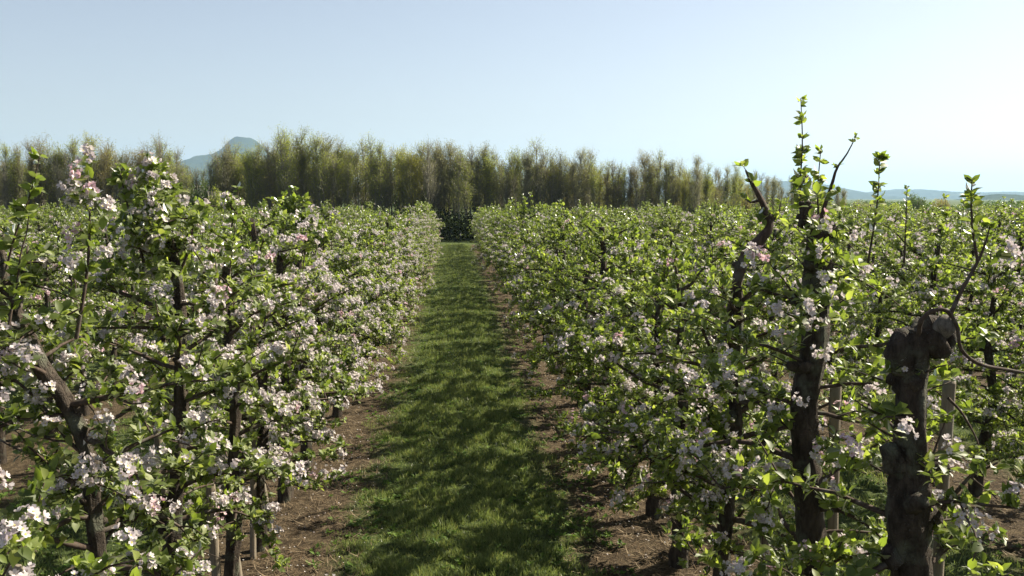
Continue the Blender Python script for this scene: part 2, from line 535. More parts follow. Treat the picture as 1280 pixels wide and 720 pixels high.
class Tree:
    """trunk, branch list, leaves and blossom of one apple tree, base at origin"""

    def __init__(s, seed, H=2.2, r0=.05, nb=27, reach=.82, flower=.4, lod=0, density=1.0, trunk=None, trunk_r=None, shoots=5,
                 lo=.55, lean=(0, 0), no_sector=None, shoot_len=(.22, .55), leaf_size=1.0, flower_side=0):
        r = s.r = np.random.default_rng(seed)
        s.lod = lod; s.flower = flower; s.size = leaf_size
        s.gt = Geo(); s.br = []; s.gl = Geo(); s.gb = Geo()
        sides = 22 if lod == 0 else 6
        if trunk is None:
            zs = np.linspace(-.05, H, 9)
            j = np.cumsum(r.normal(0, .022, (9, 2)), 0)
            j[:2] *= .3
            trunk = np.stack([j[:, 0] + lean[0] * zs / H, j[:, 1] + lean[1] * zs / H, zs], -1)
            f = np.linspace(0, 1, 9)
            trunk_r = r0 * (1.0 - .62 * f) * r.uniform(.85, 1.18, 9)
            trunk_r[0] *= 1.35
        s.trunk = resample(trunk, 90 if lod == 0 else 14)
        tr = np.interp(np.linspace(0, 1, len(s.trunk)), np.linspace(0, 1, len(trunk_r)), trunk_r)
        tube(s.gt, s.trunk, tr, sides, .025 if lod == 0 else .05, r=r, lump=.16 if lod == 0 else 0)
        H = s.trunk[-1][2]
        # pruning knobs and stubs on the trunk
        for k in range(9 if lod == 0 else 3):
            i = r.integers(len(s.trunk) // 4, len(s.trunk) - 1)
            a = r.uniform(0, 6.28); d = np.array([math.cos(a), math.sin(a), r.uniform(.1, .9)]); d /= np.linalg.norm(d)
            L = tr[i] * r.uniform(1.3, 2.2)
            tube(s.gt, [s.trunk[i], s.trunk[i] + d * L * .6, s.trunk[i] + d * L], [tr[i] * .6, tr[i] * .5, tr[i] * .38], 7 if lod == 0 else 5, .1, r=r)
        P = []; A = []; W = []
        az = r.uniform(0, 6.28)
        for k in range(nb):
            f = (k + r.uniform(-.3, .3)) / nb
            h = lo + (H - lo - .06) * np.clip(f, 0, 1)
            az += 2.4 + r.normal(0, .35)
            g = (h - lo) / max(H - lo, .1)
            L = reach * (0.66 + .86 * g - 1.22 * g * g) * r.uniform(.72, 1.18)
            # crowns meet along the row, so they reach further across it
            L *= (.56 if h > .9 else .66) + .48 * abs(math.cos(az))
            if no_sector is not None and no_sector(az % 6.2832, h): L *= .25
            base = s.at_h(h)
            up = r.uniform(.15, .65) if g < .8 else r.uniform(.5, 1.5)
            s.add_branch(base, az, up, L, r.uniform(.2, 1.3) * (1.2 - g), .006 + .016 * r.random() * min(1, L) + .003, P, A, W, density)
        # upright water shoots near the top
        for k in range(shoots):
            h = H * r.uniform(.82, 1.0); b = s.at_h(h)
            az2 = r.uniform(0, 6.28)
            s.add_shoot(b + np.array([math.cos(az2), math.sin(az2), 0]) * r.uniform(0, .28), r.uniform(*shoot_len), r.normal(0, .15, 2))
        P = np.array(P); A = norm(np.array(A))
        s.P, s.A = P, A
        fl = .62 * flower * np.clip(.55 + .9 * np.hypot(P[:, 0], P[:, 1]) / reach, .4, 1.35)
        if flower_side: fl = fl * np.clip(1 + flower_side * P[:, 0], .3, 1.8)
        # blossom comes in drifts
        fl = fl * np.clip(1 + 1.5 * vnoise(P[:, 0] + seed, P[:, 2] * 1.3 + P[:, 1], 3.0, seed % 7), .06, 2.2)
        clusters(s.gl, s.gb, P, A, r, lod, fl, leaf_size)

    def at_h(s, h):
        i = int(np.argmin(np.abs(s.trunk[:, 2] - h)))
        return s.trunk[i]

    def add_branch(s, base, az, up, L, droop, rad, P, A, W, density):
        r = s.r
        pts = branch_path(r, base, az, up, L, droop)
        g = Geo()
        tube(g, pts, np.linspace(rad, .0035, len(pts)), 5 if s.lod == 0 else 3, .05, r=r, mat=0)
        segs = [(pts, .16)]
        n = len(pts)
        for q in range(max(2, int(L / .17))):
            i = r.integers(1, n)
            d = norm(pts[min(i, n - 1)] - pts[i - 1])
            az2 = math.atan2(d[1], d[0]) + r.choice([-1, 1]) * r.uniform(.4, 1.4)
            sp = branch_path(r, pts[i], az2, r.uniform(-.3, 1.1), r.uniform(.14, .36) * (.7 + .3 * L), .3)
            tube(g, sp, np.linspace(.005, .0022, len(sp)), 4 if s.lod == 0 else 3, mat=0)
            segs.append((sp, 0))
        s.br.append(g)
        for sp, skip in segs:
            ln = np.linalg.norm(np.diff(sp, axis=0), axis=1).sum()
            m = max(1, int(ln / .058 * density))
            t = r.uniform(skip, 1, m) * (len(sp) - 1)
            i = np.minimum(t.astype(int), len(sp) - 2); fr = (t - i)[:, None]
            pp = sp[i] * (1 - fr) + sp[i + 1] * fr
            off = rand_unit(r, m); off[:, 2] = np.abs(off[:, 2]) * .8 + .1
            off = norm(off)
            P.extend(pp + off * r.uniform(.005, .05, (m, 1)))
            out = pp - s.at_h(pp[0][2]); out[:, 2] = 0
            A.extend(off * .7 + norm(out + 1e-6) * .55 + np.array([0, 0, .45]))
        return pts

    def add_shoot(s, base, L, lean, rad=.0055, path=None, leaf=.052, tip_only=0.0, dens=1.0, tuft=True):
        r = s.r
        if path is None:
            n = 7
            t = np.linspace(0, 1, n)[:, None]
            path = base + t * np.array([lean[0] * L, lean[1] * L, L]) + r.normal(0, .006, (n, 3)) * np.linspace(0, 1, n)[:, None]
        path = resample(path, 12)
        L = np.linalg.norm(np.diff(path, axis=0), axis=1).sum()
        g = Geo(); tube(g, path, np.linspace(rad, .002, 12), 5 if s.lod == 0 else 3)
        s.br.append(g)
        m = max(4, int(L / .024 * dens))
        t = np.sort(r.uniform(max(.12, tip_only), 1, m)); k = t * 11
        i = np.minimum(k.astype(int), 10); fr = (k - i)[:, None]
        pp = path[i] * (1 - fr) + path[i + 1] * fr
        reps = 3
        t[-3:] = [.94, .98, 1.0]; k = t * 11; i = np.minimum(k.astype(int), 10); fr = (k - i)[:, None]
        pp = path[i] * (1 - fr) + path[i + 1] * fr
        pp = np.repeat(pp, reps, 0); tt = np.repeat(t, reps); q = len(pp)
        a = r.uniform(0, 6.28, q)
        D = norm(np.stack([np.cos(a), np.sin(a), r.uniform(-.2, 1.3, q)], -1))
        N = norm(rand_unit(r, q) + np.array([0, 0, .35]))
        S = leaf * (1.3 - .4 * tt) * r.uniform(.7, 1.2, q)
        if s.lod == 0: stamp(s.gl, LEAF0_V, LEAF0_F, pp, D, N, S)
        else: stamp(s.gl, LEAF1_V, LEAF1_F, pp, D, N, S * 1.1)

    def add_clusters(s, P, A, flower, n_leaf=(5, 9), size=None):
        clusters(s.gl, s.gb, np.array(P, float), norm(np.array(A, float)), s.r, s.lod, flower, size or s.size, n_leaf)

    def meshes(s, split=False):
        out = []
        if not split:
            for g in s.br: s.gt.put(g, np.eye(3), (0, 0, 0))
            out.append(("trunk", s.gt.mesh("trunk", [M_BARK])))
        else:
            out.append(("trunk", s.gt.mesh("trunk", [M_BARK, M_CUT])))
            for g in s.br: out.append(("branch", g.mesh("branch", [M_TWIG])))
        out.append(("foliage", s.gl.mesh("foliage", [M_LEAF])))
        if s.gb.n: out.append(("blossom", s.gb.mesh("blossom", [M_PETAL, M_PINK, M_STAMEN])))
        return out


GROUP = "apple trees planted in the orchard rows"


def place(meshes, x, y, rz, sc, label, name="apple_tree"):
    e = empty(name, (x, y, float(ground_h(np.array(x), np.array(y)))), rz)
    e.scale = (sc, sc, sc)
    tag(e, label, "apple tree", GROUP)
    for nm, me in meshes:
        o = bpy.data.objects.new(nm, me)
        COL.objects.link(o)
        o.parent = e
    return e


ORD = ["first", "second", "third", "fourth", "fifth", "sixth", "seventh", "eighth", "ninth", "tenth", "eleventh", "twelfth",
       "thirteenth", "fourteenth", "fifteenth", "sixteenth", "seventeenth", "eighteenth", "nineteenth", "twentieth"]


def to_local(tree_xy, pts):
    p = np.array(pts, float)
    p[:, 0] -= tree_xy[0]; p[:, 1] -= tree_xy[1]
    return p


# ---- the foreground trees, shaped one by one
def hero_right():
    # pollard-headed trunk nearest the camera
    xy = (ROW0R - .0, 3.07); d = xy[1]
    tp = [at(1150, 1150, d), at(1140, 900, d), at(1142, 720, d), at(1132, 640, d), at(1138, 560, d), at(1143, 490, d), at(1142, 440, d), at(1146, 415, d)]
    tp = to_local(xy, tp); tp[0][2] = -.05
    tp[1:, 1] += np.array([0, .01, -.01, .0, .015, .0, .0])
    t = Tree(501, r0=.09, trunk=tp, trunk_r=np.array([.10, .072, .068, .072, .054, .052, .056, .046]), nb=20, reach=.70, flower=.22, shoots=0, lo=.6,
             density=.9, leaf_size=.95, no_sector=lambda a, h: (4.0 < a < 5.3 and h > 1.2) or h > 1.8)
    L = lambda px, py, dd=0: to_local(xy, [at(px, py, d + dd)])[0]
    # swollen head with a pale cut face
    hd = [L(1150, 428), L(1166, 424), L(1180, 418, -.01), L(1190, 414, -.03)]
    tube(t.gt, resample(hd, 16), np.interp(np.linspace(0, 7, 16), range(8), [.05, .07, .082, .080, .072, .066, .055, .045]), 20, .02, r=t.r, lump=.2)
    tube(t.gt, resample([L(1128, 470), L(1124, 440), L(1130, 415)], 6), [.03, .045, .052, .05, .04, .025], 9, .12, r=t.r)
    c = L(1184, 408, -.075)
    tube(t.gt, [c + np.array([0, .03, -.02]), c + np.array([.0, -.004, .006]), c + np.array([.0, -.010, .009])], [.036, .034, .020], 14, .05, mat=1, r=t.r)
    for a_, b_ in (((1110, 560), (1122, 585)), ((1108, 690), (1120, 700)), ((1170, 640), (1160, 650))):
        p0 = L(*a_); p1 = L(*b_)
        tube(t.gt, [p1, (p0 + p1) / 2, p0], [.05, .045, .03], 8, .12, r=t.r)
    # bent shoot looping over the head and running off to the right
    g = Geo(); lp = resample([L(1148, 420, -.05), L(1152, 402, -.08), L(1166, 391, -.09), L(1183, 391, -.09), L(1196, 410, -.09), L(1202, 440, -.08), L(1226, 458, -.05), L(1262, 465, 0), L(1300, 472, .02)], 30)
    tube(g, lp, np.linspace(.0085, .005, 30) * t.r.uniform(.85, 1.2, 30), 7, .06, r=t.r); t.br.append(g)
    for pth, rad in (([L(1186, 400), L(1202, 365), L(1222, 330), L(1232, 305), L(1238, 282)], .009),
                     ([L(1185, 500), L(1203, 520), L(1222, 555), L(1221, 572)], .006),
                     ([L(1150, 560), L(1110, 545), L(1085, 530)], .008),
                     ([L(1150, 620), L(1170, 560), L(1185, 520)], .006)):
        t.add_shoot(None, 0, None, rad, path=np.array(pth), leaf=.035, tip_only=.75, dens=.5)
    P = []; A = []
    for px, py in ((1244, 318), (1250, 324)):
        P.append(L(px, py)); A.append((1, -.3, .3))
    t.add_clusters(P, A, 1.0, (2, 4))
    t.add_shoot(None, 0, None, .006, path=np.array([L(1222, 330), L(1216, 290), L(1214, 255), L(1215, 228)]), leaf=.040, tip_only=.1, dens=1.4)
    P = [L(1205, 660, -.1), L(1216, 668, -.1), L(1190, 655, -.1), L(1050, 565, -.1), L(1120, 545, -.1)]
    t.add_clusters(P, [(.3, -.6, .6)] * len(P), 1.0, (3, 6))
    e = place(t.meshes(True), xy[0], xy[1], 0, 1, "nearest thick apple trunk with swollen cut head and looping bent shoot")

    # second: tall trunk with stub top and long bare-ish shoots above the horizon
    xy = (ROW0R, 4.07); d = xy[1]
    L = lambda px, py, dd=0: to_local(xy, [at(px, py, d + dd)])[0]
    tp = [L(1030, 1000), L(1026, 860), L(1016, 720), L(1012, 620), L(1004, 520), L(1018, 440), L(1020, 380), L(1024, 330), L(1020, 290), L(1009, 272), L(1009, 254)]
    tp = np.array(tp); tp[0][2] = -.05
    t = Tree(502, r0=.08, trunk=tp, trunk_r=np.array([.10, .072, .066, .062, .058, .062, .060, .058, .044, .03, .028]), nb=36, reach=.92, flower=.36, shoots=0, lo=.5,
             density=1.15, leaf_size=.92, no_sector=lambda a, h: h > 2.1)
    tube(t.gt, [L(1022, 296), L(1036, 292), L(1044, 290)], [.045, .04, .034], 9, .1, r=t.r)
    tube(t.gt, [L(1016, 284), L(1004, 281), L(999, 280)], [.03, .026, .02], 8, .1, r=t.r)
    t.add_shoot(None, 0, None, .012, path=np.array([L(1022, 290), L(1030, 262), L(1040, 232), L(1046, 212), L(1058, 195), L(1070, 172)]), leaf=.03, tip_only=.3, dens=.45)
    t.add_shoot(None, 0, None, .006, path=np.array([L(1002, 285, .05), L(1000, 240, .05), L(1003, 180, .03), L(1001, 124, 0)]), leaf=.042, tip_only=.18, dens=1.7)
    t.add_shoot(None, 0, None, .006, path=np.array([L(1024, 280, .1), L(1022, 240, .1), L(1026, 188, .1)]), leaf=.045, tip_only=.25, dens=1.3)
    t.add_shoot(None, 0, None, .006, path=np.array([L(1085, 330, .1), L(1096, 260, .1), L(1100, 196, .1)]), leaf=.048, tip_only=.25, dens=1.3)
    t.add_shoot(None, 0, None, .006, path=np.array([L(1130, 330, .3), L(1132, 290, .3), L(1134, 235, .3)]), leaf=.03, tip_only=.3, dens=1.0)
    P = []; A = []
    for k in range(34):
        P.append(L(t.r.uniform(985, 1055), t.r.uniform(235, 262) if k < 12 else t.r.uniform(330, 420), t.r.uniform(-.25, .25))); A.append((t.r.normal(), t.r.normal(), 1))
    t.add_clusters(P, A, .1, (3, 7))
    P = [L(x, y, -.18) for x, y in ((1025, 322), (1028, 352), (1018, 412), (1026, 446), (966, 392), (940, 320), (935, 330), (952, 326), (1000, 505), (955, 580), (1024, 570))]
    t.add_clusters(P, [(-.2, -.8, .5)] * len(P), 1.0, (3, 6))
    place(t.meshes(True), xy[0], xy[1], 0, 1, "tall dark apple trunk with stubby cut top and leafy shoots above the horizon")

    # third: arching bare limb
    xy = (ROW0R, 5.10); d = xy[1]
    L = lambda px, py, dd=0: to_local(xy, [at(px, py, d + dd)])[0]
    t = Tree(503, H=2.1, r0=.055, nb=36, reach=.98, flower=.30, density=1.3, leaf_size=.9, shoots=3, shoot_len=(.15, .3))
    g = Geo(); tube(g, resample([L(918, 470), L(914, 400), L(922, 350), L(934, 318), L(950, 300), L(961, 284), L(957, 264), L(948, 243), L(938, 225), L(932, 212)], 60),
                    np.interp(np.linspace(0, 1, 60), [0, .4, .6, 1], [.030, .031, .022, .005]), 14, .03, r=t.r, lump=.18); t.br.append(g)
    t.add_shoot(None, 0, None, .006, path=np.array([L(950, 245), L(940, 225), L(928, 205)]), leaf=.06, tip_only=.3, dens=.9)
    for q1 in ([L(938, 312), L(925, 306), L(912, 300)], [L(960, 280), L(972, 268), L(976, 252)], [L(930, 325), L(950, 330), L(975, 322)], [L(949, 250), L(938, 252), L(930, 246)]):
        t.add_shoot(None, 0, None, .010, path=np.array(q1), leaf=.045, tip_only=.3, dens=1.0)
    for a_, b_ in (((945, 302), (955, 308)), ((958, 270), (966, 272)), ((925, 335), (918, 328))):
        tube(t.gt, [L(*a_), L(*b_)], [.028, .02], 8, .1, r=t.r)
    t.add_clusters([L(955 + 8 * t.r.normal(), 278 + 12 * t.r.normal(), .05 * t.r.normal()) for _ in range(9)], [(t.r.normal(), t.r.normal(), .8) for _ in range(9)], .2)
    place(t.meshes(True), xy[0], xy[1], 0, 1, "apple tree with dark arching bare limb rising from pale pink blossom")


def hero_left():
    xy = (ROW0L, 3.60); d = xy[1]
    L = lambda px, py, dd=0: to_local(xy, [at(px, py, d + dd)])[0]
    tp = np.array([L(118, 1060), L(118, 850), L(124, 720), L(115, 620), L(108, 560), L(80, 495), L(52, 455), L(28, 405), L(8, 360), L(0, 310)])
    tp[0][2] = -.05
    t = Tree(601, trunk=tp, trunk_r=np.array([.055, .038, .032, .031, .030, .031, .030, .028, .022, .015]), nb=28, reach=.74, flower=.36, shoots=3, lo=.85, density=1.15, leaf_size=.9, flower_side=.3)
    # tall flowering shoot
    t.add_shoot(None, 0, None, .009, path=np.array([L(95, 420), L(108, 340), L(112, 270), L(108, 200)]), leaf=.055, tip_only=.1, dens=.9)
    P = [L(x + t.r.normal(0, 4), y + t.r.normal(0, 4), t.r.normal(0, .03)) for x, y in ((110, 202), (97, 235), (123, 240), (128, 254), (100, 252), (115, 215), (135, 262), (104, 300), (120, 310), (88, 330))]
    t.add_clusters(P, [(t.r.normal() * .5, -.6, .6) for _ in P], .9, (4, 8))
    place(t.meshes(True), xy[0], xy[1], 0, 1, "apple tree with trunk leaning left and a tall blossoming shoot at left edge")

    xy = (ROW0L, 4.55); d = xy[1]
    L = lambda px, py, dd=0: to_local(xy, [at(px, py, d + dd)])[0]
    t = Tree(602, H=2.4, r0=.055, nb=34, reach=.78, flower=.36, density=1.4, leaf_size=.85, shoots=3, lo=.8, flower_side=.3, shoot_len=(.2, .4))
    for pth in ([L(195, 330), L(195, 260), L(188, 200)], [L(200, 330), L(212, 270), L(208, 225)], [L(180, 330), L(160, 260), L(150, 215)]):
        t.add_shoot(None, 0, None, .008, path=np.array(pth), leaf=.06, tip_only=.1, dens=1.2)
    P = []; A = []
    for k in range(170):
        f = t.r.random()
        P.append(L(188 + t.r.normal(0, 34 - 20 * f), 350 - 145 * f, t.r.normal(0, .1))); A.append((t.r.normal(), t.r.normal(), .8))
    t.add_clusters(P, A, .28, (5, 9))
    place(t.meshes(True), xy[0], xy[1], 0, 1, "tall narrow-topped apple tree, dense with leaves and pinkish blossom, rising highest on left")


hero_right()
hero_left()

# ---- other near trees, each its own shape
near_left = [2.58, 5.60, 6.60, 7.68, 8.70, 9.72]
near_right = [6.12, 7.14, 8.16, 9.18, 10.2]
NL = ["apple tree cut by the left picture edge, blossom drooping over a stake",
      "dark-trunked apple tree beside two pale stakes, white blossom low down",
      "apple tree with black trunk and pruned stub standing above pale stake",
      "sixth apple tree along the left lane row, blossom hanging over bare soil",
      "seventh apple tree along the left lane row, leaning blossom towards the lane",
      "eighth apple tree along the left lane row, thick with white blossom"]
for k, y in enumerate(near_left):
    t = Tree(700 + k, H=[1.75, 2.2, 2.45, 2.3, 2.25, 2.2][k], r0=.046 + .006 * (k % 2), nb=36 if k else 17, reach=.84 if k else .7, flower=.40, density=1.6, leaf_size=.8, shoots=[0, 4, 4, 6, 4, 4][k], lo=.62 if k < 3 else .45,
             flower_side=.35, shoot_len=(.15, .42))
    if k == 3:
        for sx, sy in ((372, 236), (384, 250), (362, 252)):
            q1 = to_local((ROW0L, y), [at(sx, 330, y), at(sx + 2, 280, y), at(sx, sy, y)])
            t.add_shoot(None, 0, None, .006, path=q1, leaf=.065, tip_only=.1, dens=1.3)
    place(t.meshes(True), ROW0L + rng.normal(0, .03), y, 0, 1, NL[k])
NR = ["fourth apple tree along the right lane row, leafy and overhanging the soil strip",
      "fifth apple tree along the right lane row, drooping green leaves, little blossom",
      "sixth apple tree along the right lane row with a stake foot showing",
      "seventh apple tree along the right lane row, upright dark trunk showing through leaves",
      "eighth apple tree along the right lane row, fresh green leaves"]
for k, y in enumerate(near_right):
    t = Tree(720 + k, H=[2.05, 2.0, 2.1, 2.3, 2.1][k], r0=.052 if k != 3 else .068, nb=38, reach=1.02, flower=[.22, .12, .08, .08, .10][k], density=1.7, shoots=4, lo=.38, shoot_len=(.12, .35), leaf_size=.78)
    place(t.meshes(True), ROW0R + rng.normal(0, .03), y, 0, 1, NR[k])

# ---- shared shapes for the rest
VAR = []
for k in range(15):
    t = Tree(100 + k, H=rng.uniform(1.85, 2.2) + (.3 if k % 4 == 0 else 0), r0=rng.uniform(.042, .058), nb=34, reach=.98, flower=[.07, .22, .33][k % 3], lod=1, density=1.6, leaf_size=.77, no_sector=(lambda a, h: h > 1.95) if k % 4 == 0 else None,
             shoots=int(rng.integers(3, 7)), lo=.45, shoot_len=(.12, .4))
    VAR.append((t, t.meshes()))
LODV = []
for k in range(5):
    t = Tree(200 + k, H=rng.uniform(1.85, 2.15), r0=.045, nb=24, reach=.9, flower=.24, lod=2, density=.6, shoots=5, lo=.8, shoot_len=(.12, .4), leaf_size=1.25)
    for g in t.br: t.gt.put(g, np.eye(3), (0, 0, 0))
    LODV.append(t)

spots = []
for side in (-1, 1):
    for k in range(0, 11):
        x = (ROW0L - PITCH * k) if side < 0 else (ROW0R + PITCH * k)
        lim = .50 if side < 0 else .64
        ymin = max(abs(x) - 1.6, 1) / lim
        y = 3.07 + (.5 if side < 0 else 0) + .31 * k
        y -= STEP * int((y) / STEP)
        first = (near_left[-1] + .5) if (k == 0 and side < 0) else ((near_right[-1] + .5) if k == 0 else max(ymin, 2.0))
        i = 0
        while y < Y_END:
            if y > first:
                spots.append((side, k, x, y, i)); i += 1
            y += STEP
# rank by how large each shows: near rows first, hidden rows later
spots.sort(key=lambda s: s[3] + 1.2 * s[1])
N_IND = 300 - 16
gs_t, gs_l, gs_b = Geo(), Geo(), Geo()
rowname = ["", "second", "third", "fourth", "fifth", "sixth", "seventh", "eighth", "ninth", "tenth", "eleventh"]
for q, (side, k, x, y, i) in enumerate(spots):
    x += rng.normal(0, .04); y += rng.normal(0, .06)
    rz = rng.normal(0, .22) + math.pi * (q % 2)
    sc = rng.uniform(.86, 1.08) * (1.0 if y < 25 else .97)
    if q < N_IND:
        sd_ = "left" if side < 0 else "right"
        if k == 0:
            o = i + (8 if side < 0 else 8)
            if o < 14:
                lab = f"{ORD[o]} apple tree along the {sd_} lane row, in a run of blossoming crowns"
            elif y < 30:
                lab = f"apple tree halfway down the row on the {sd_} side of the grass lane"
            else:
                lab = f"small far apple tree near the wood end of the {sd_} lane row"
        elif k == 1 and side > 0 and y < 13:
            lab = f"{ORD[i]} tree in view of the row behind the right lane row"
        else:
            far = "far part of the " if y > 30 else ""
            lab = f"apple tree in the {far}{rowname[k]} row {sd_} of the grass lane"
        want = 2 if (side < 0 and k == 0) else (0 if (side > 0 and k == 0 and y < 13) else (1 if q % 5 else 2 - 2 * (q % 2)))
        cand = [v for n_, v in enumerate(VAR) if n_ % 3 == want]
        v = cand[q % len(cand)]
        e_ = place(v[1], x, y, rz, sc, lab)
        if k == 0 and y > 30: e_.scale[0] *= 1 + .35 * (y - 30) / 20
    else:
        t = LODV[q % len(LODV)]
        c, s_ = math.cos(rz) * sc, math.sin(rz) * sc
        M = np.array([[c, -s_, 0], [s_, c, 0], [0, 0, sc]])
        gs_t.put(t.gt, M, (x, y, 0)); gs_l.put(t.gl, M, (x, y, 0)); gs_b.put(t.gb, M, (x, y, 0))
allg = Geo()
for g, off in ((gs_t, 0), (gs_l, 1), (gs_b, 2)):
    base = allg.n
    allg.v.append(g.merged()); allg.n += g.n
    for f, m in g.f:
        allg.f.append((f + base, m + off))
o = allg.obj("orchard_trees", [M_BARK, M_LEAF, M_PETAL, M_PINK, M_STAMEN])
tag(o, "mass of small far apple trees filling the back corners of the orchard", "orchard trees", kind="stuff")

# ------------------------------------------------------------------ stakes




def build_stake(x, y, h, rad, lean, label, seed):
    r = np.random.default_rng(seed)
    g = Geo()
    zs = np.linspace(-.1, h, 9)
    pts = np.stack([lean[0] * zs + r.normal(0, .002, 9), lean[1] * zs + r.normal(0, .002, 9), zs], -1)
    tube(g, pts, np.full(9, rad) * r.uniform(.93, 1.07, 9), 9, .03, r=r, cap=False)
    tube(g, [pts[-1], pts[-1] + np.array([0, 0, .012])], [rad * .98, rad * .75], 9, .03, r=r)
    e = empty("stake", (x, y, 0.0))
    tag(e, label, "stake", "wooden stakes beside the apple trees")
    o = g.obj("post", [M_STAKE], e)
    # tie band round the stake
    b = Geo(); z = h * .82; c = np.array([lean[0] * z, lean[1] * z, z])
    tube(b, [c, c + np.array([0, 0, .018])], [rad * 1.18, rad * 1.18], 9, 0, cap=False)
    b.obj("tie", [M_TWIG], e)


for n_, (px, py, d, h, rad, lean, lab) in enumerate([
    (28, 690, 3.05, 1.35, .028, (-.02, 0), "round grey stake at the bottom left corner, nearest the left edge"),
    (222, 660, 4.75, 1.50, .022, (-.06, 0), "thin sunlit stake beside the tall left tree, tilting slightly left"),
    (272, 700, 5.30, 1.15, .028, (-.03, 0), "short weathered stake on the bare soil in front of two dark trunks"),
    (300, 690, 5.75, .75, .030, (-.10, 0), "low stake tilted left at the lane edge of the left row"),
    (316, 690, 6.45, 1.20, .024, (.02, .02), "pale upright stake touching the dark trunk with the pruned stub"),
    (338, 680, 7.00, .62, .028, (-.14, 0), "stubby leaning stake on lit soil, farthest down the left lane row"),
    (1170, 690, 3.28, 1.90, .024, (.01, 0), "tall thin stake behind the swollen-headed trunk"),
    (783, 600, 8.30, .9, .028, (0, 0), "small stake foot under the drooping right row leaves"),
    (1045, 690, 4.30, 1.7, .026, (-.02, 0), "upright stake close behind the tall stub-topped trunk"),
    (960, 690, 5.20, 1.2, .026, (-.03, 0), "stake half hidden in blossom at the foot of the arching limb tree")]):
    p = at(px, py, d)
    build_stake(p[0], p[1], h, rad, lean, lab, 40 + n_)

# ------------------------------------------------------------------ the wood behind
WL = {
    "olive": leaf_mat("wood_leaf_olive", [(0, (0.146, 0.177, 0.051)), (.6, (0.220, 0.256, 0.073)), (1, (0.317, 0.354, 0.110))], (1.6, 1.6, .7), .05, .5, .18),
    "yellow": leaf_mat("wood_leaf_yellow", [(0, (0.183, 0.201, 0.049)), (.6, (0.281, 0.287, 0.067)), (1, (0.378, 0.366, 0.110))], (1.5, 1.5, .6), .05, .5, .15),
    "grey": leaf_mat("wood_leaf_grey", [(0, (0.159, 0.165, 0.098)), (.6, (0.232, 0.238, 0.140)), (1, (0.317, 0.317, 0.195))], (1.4, 1.4, .9), .03, .45, .12),
    "brown": leaf_mat("wood_leaf_brown", [(0, (0.171, 0.146, 0.067)), (.6, (0.232, 0.201, 0.091)), (1, (0.281, 0.268, 0.110))], (1.4, 1.4, .9), .03, .45, .12),
    "green": leaf_mat("wood_leaf_green", [(0, (0.067, 0.104, 0.030)), (.6, (0.098, 0.146, 0.043)), (1, (0.146, 0.201, 0.061))], (1.3, 1.4, .8), .1, .35, .15),
}


def wood_tree(seed, H=6.5, leaves=1500, spread=.9, lo=.28, nbr=44, twigs=6, leaf=.07, light=False):
    r = np.random.default_rng(seed)
    gt, gl = Geo(), Geo()
    stems = r.integers(1, 3)
    P = []
    for s in range(stems):
        z = np.linspace(-.1, H * (1 if s == 0 else r.uniform(.75, .95)), 8)
        j = np.cumsum(r.normal(0, .05, (8, 2)), 0) + (0 if s == 0 else r.normal(0, .3, 2))
        tp = np.stack([j[:, 0], j[:, 1], z], -1)
        tube(gt, tp, np.linspace(.065, .012, 8) * r.uniform(.8, 1.3), 5)
        for b in range(nbr // stems):
            f = lo + (1 - lo) * r.random() ** .8
            base = np.array([np.interp(f * z[-1], z, tp[:, 0]), np.interp(f * z[-1], z, tp[:, 1]), f * z[-1]])
            L = spread * (1.15 - .75 * f) * r.uniform(.6, 1.3) * 1.5
            a = r.uniform(0, 6.28); d = np.array([math.cos(a) * .5, math.sin(a) * .5, r.uniform(.9, 2.0)])
            n = 5; pts = [base]
            for k in range(n):
                d = d + r.normal(0, .12, 3) + np.array([0, 0, .06]); d /= np.linalg.norm(d)
                pts.append(pts[-1] + d * L / n)
            pts = np.array(pts)
            tube(gt, pts, np.linspace(.016, .007, n + 1), 3, cap=False)
            P.append(pts[2:])
            for q in range(twigs):
                i = r.integers(1, n + 1)
                dd = d * .6 + r.normal(0, .55, 3) + np.array([0, 0, .45]); dd /= np.linalg.norm(dd)
                Lt = r.uniform(.25, .6)
                tp2 = np.array([pts[i], pts[i] + dd * Lt * .5, pts[i] + (dd + np.array([0, 0, .25])) * Lt])
                tube(gt, tp2, [.007, .006, .004], 3, cap=False)
                P.append(tp2[1:])
    P = np.concatenate(P)
    idx = r.integers(0, len(P), leaves)
    O = P[idx] + r.normal(0, .11, (leaves, 3))
    stamp(gl, LEAF1_V, LEAF1_F, O, rand_unit(r, leaves), rand_unit(r, leaves), leaf * r.uniform(.6, 1.3, leaves), 0, 1.5)
    return gt, gl


WV = []
for k in range(9):
    gt, gl = wood_tree(900 + k, H=6.0 + .25 * (k % 4), leaves=[7600, 5000, 2400, 6600, 9000, 3400, 7000, 1800, 5400][k], spread=[1.2, .9, 1.1, 1.3, 1.4, .8, 1.2, 1.0, 1.1][k], nbr=66, twigs=9, leaf=.052)
    WV.append((gt, gl))
WM = {}


def wood_meshes(k, kind):
    if (k, "t") not in WM: WM[(k, "t")] = WV[k][0].mesh("trunk", [M_WTRUNK])
    if (k, kind) not in WM: WM[(k, kind)] = WV[k][1].mesh("crown", [WL[kind]])
    return WM[(k, "t")], WM[(k, kind)]


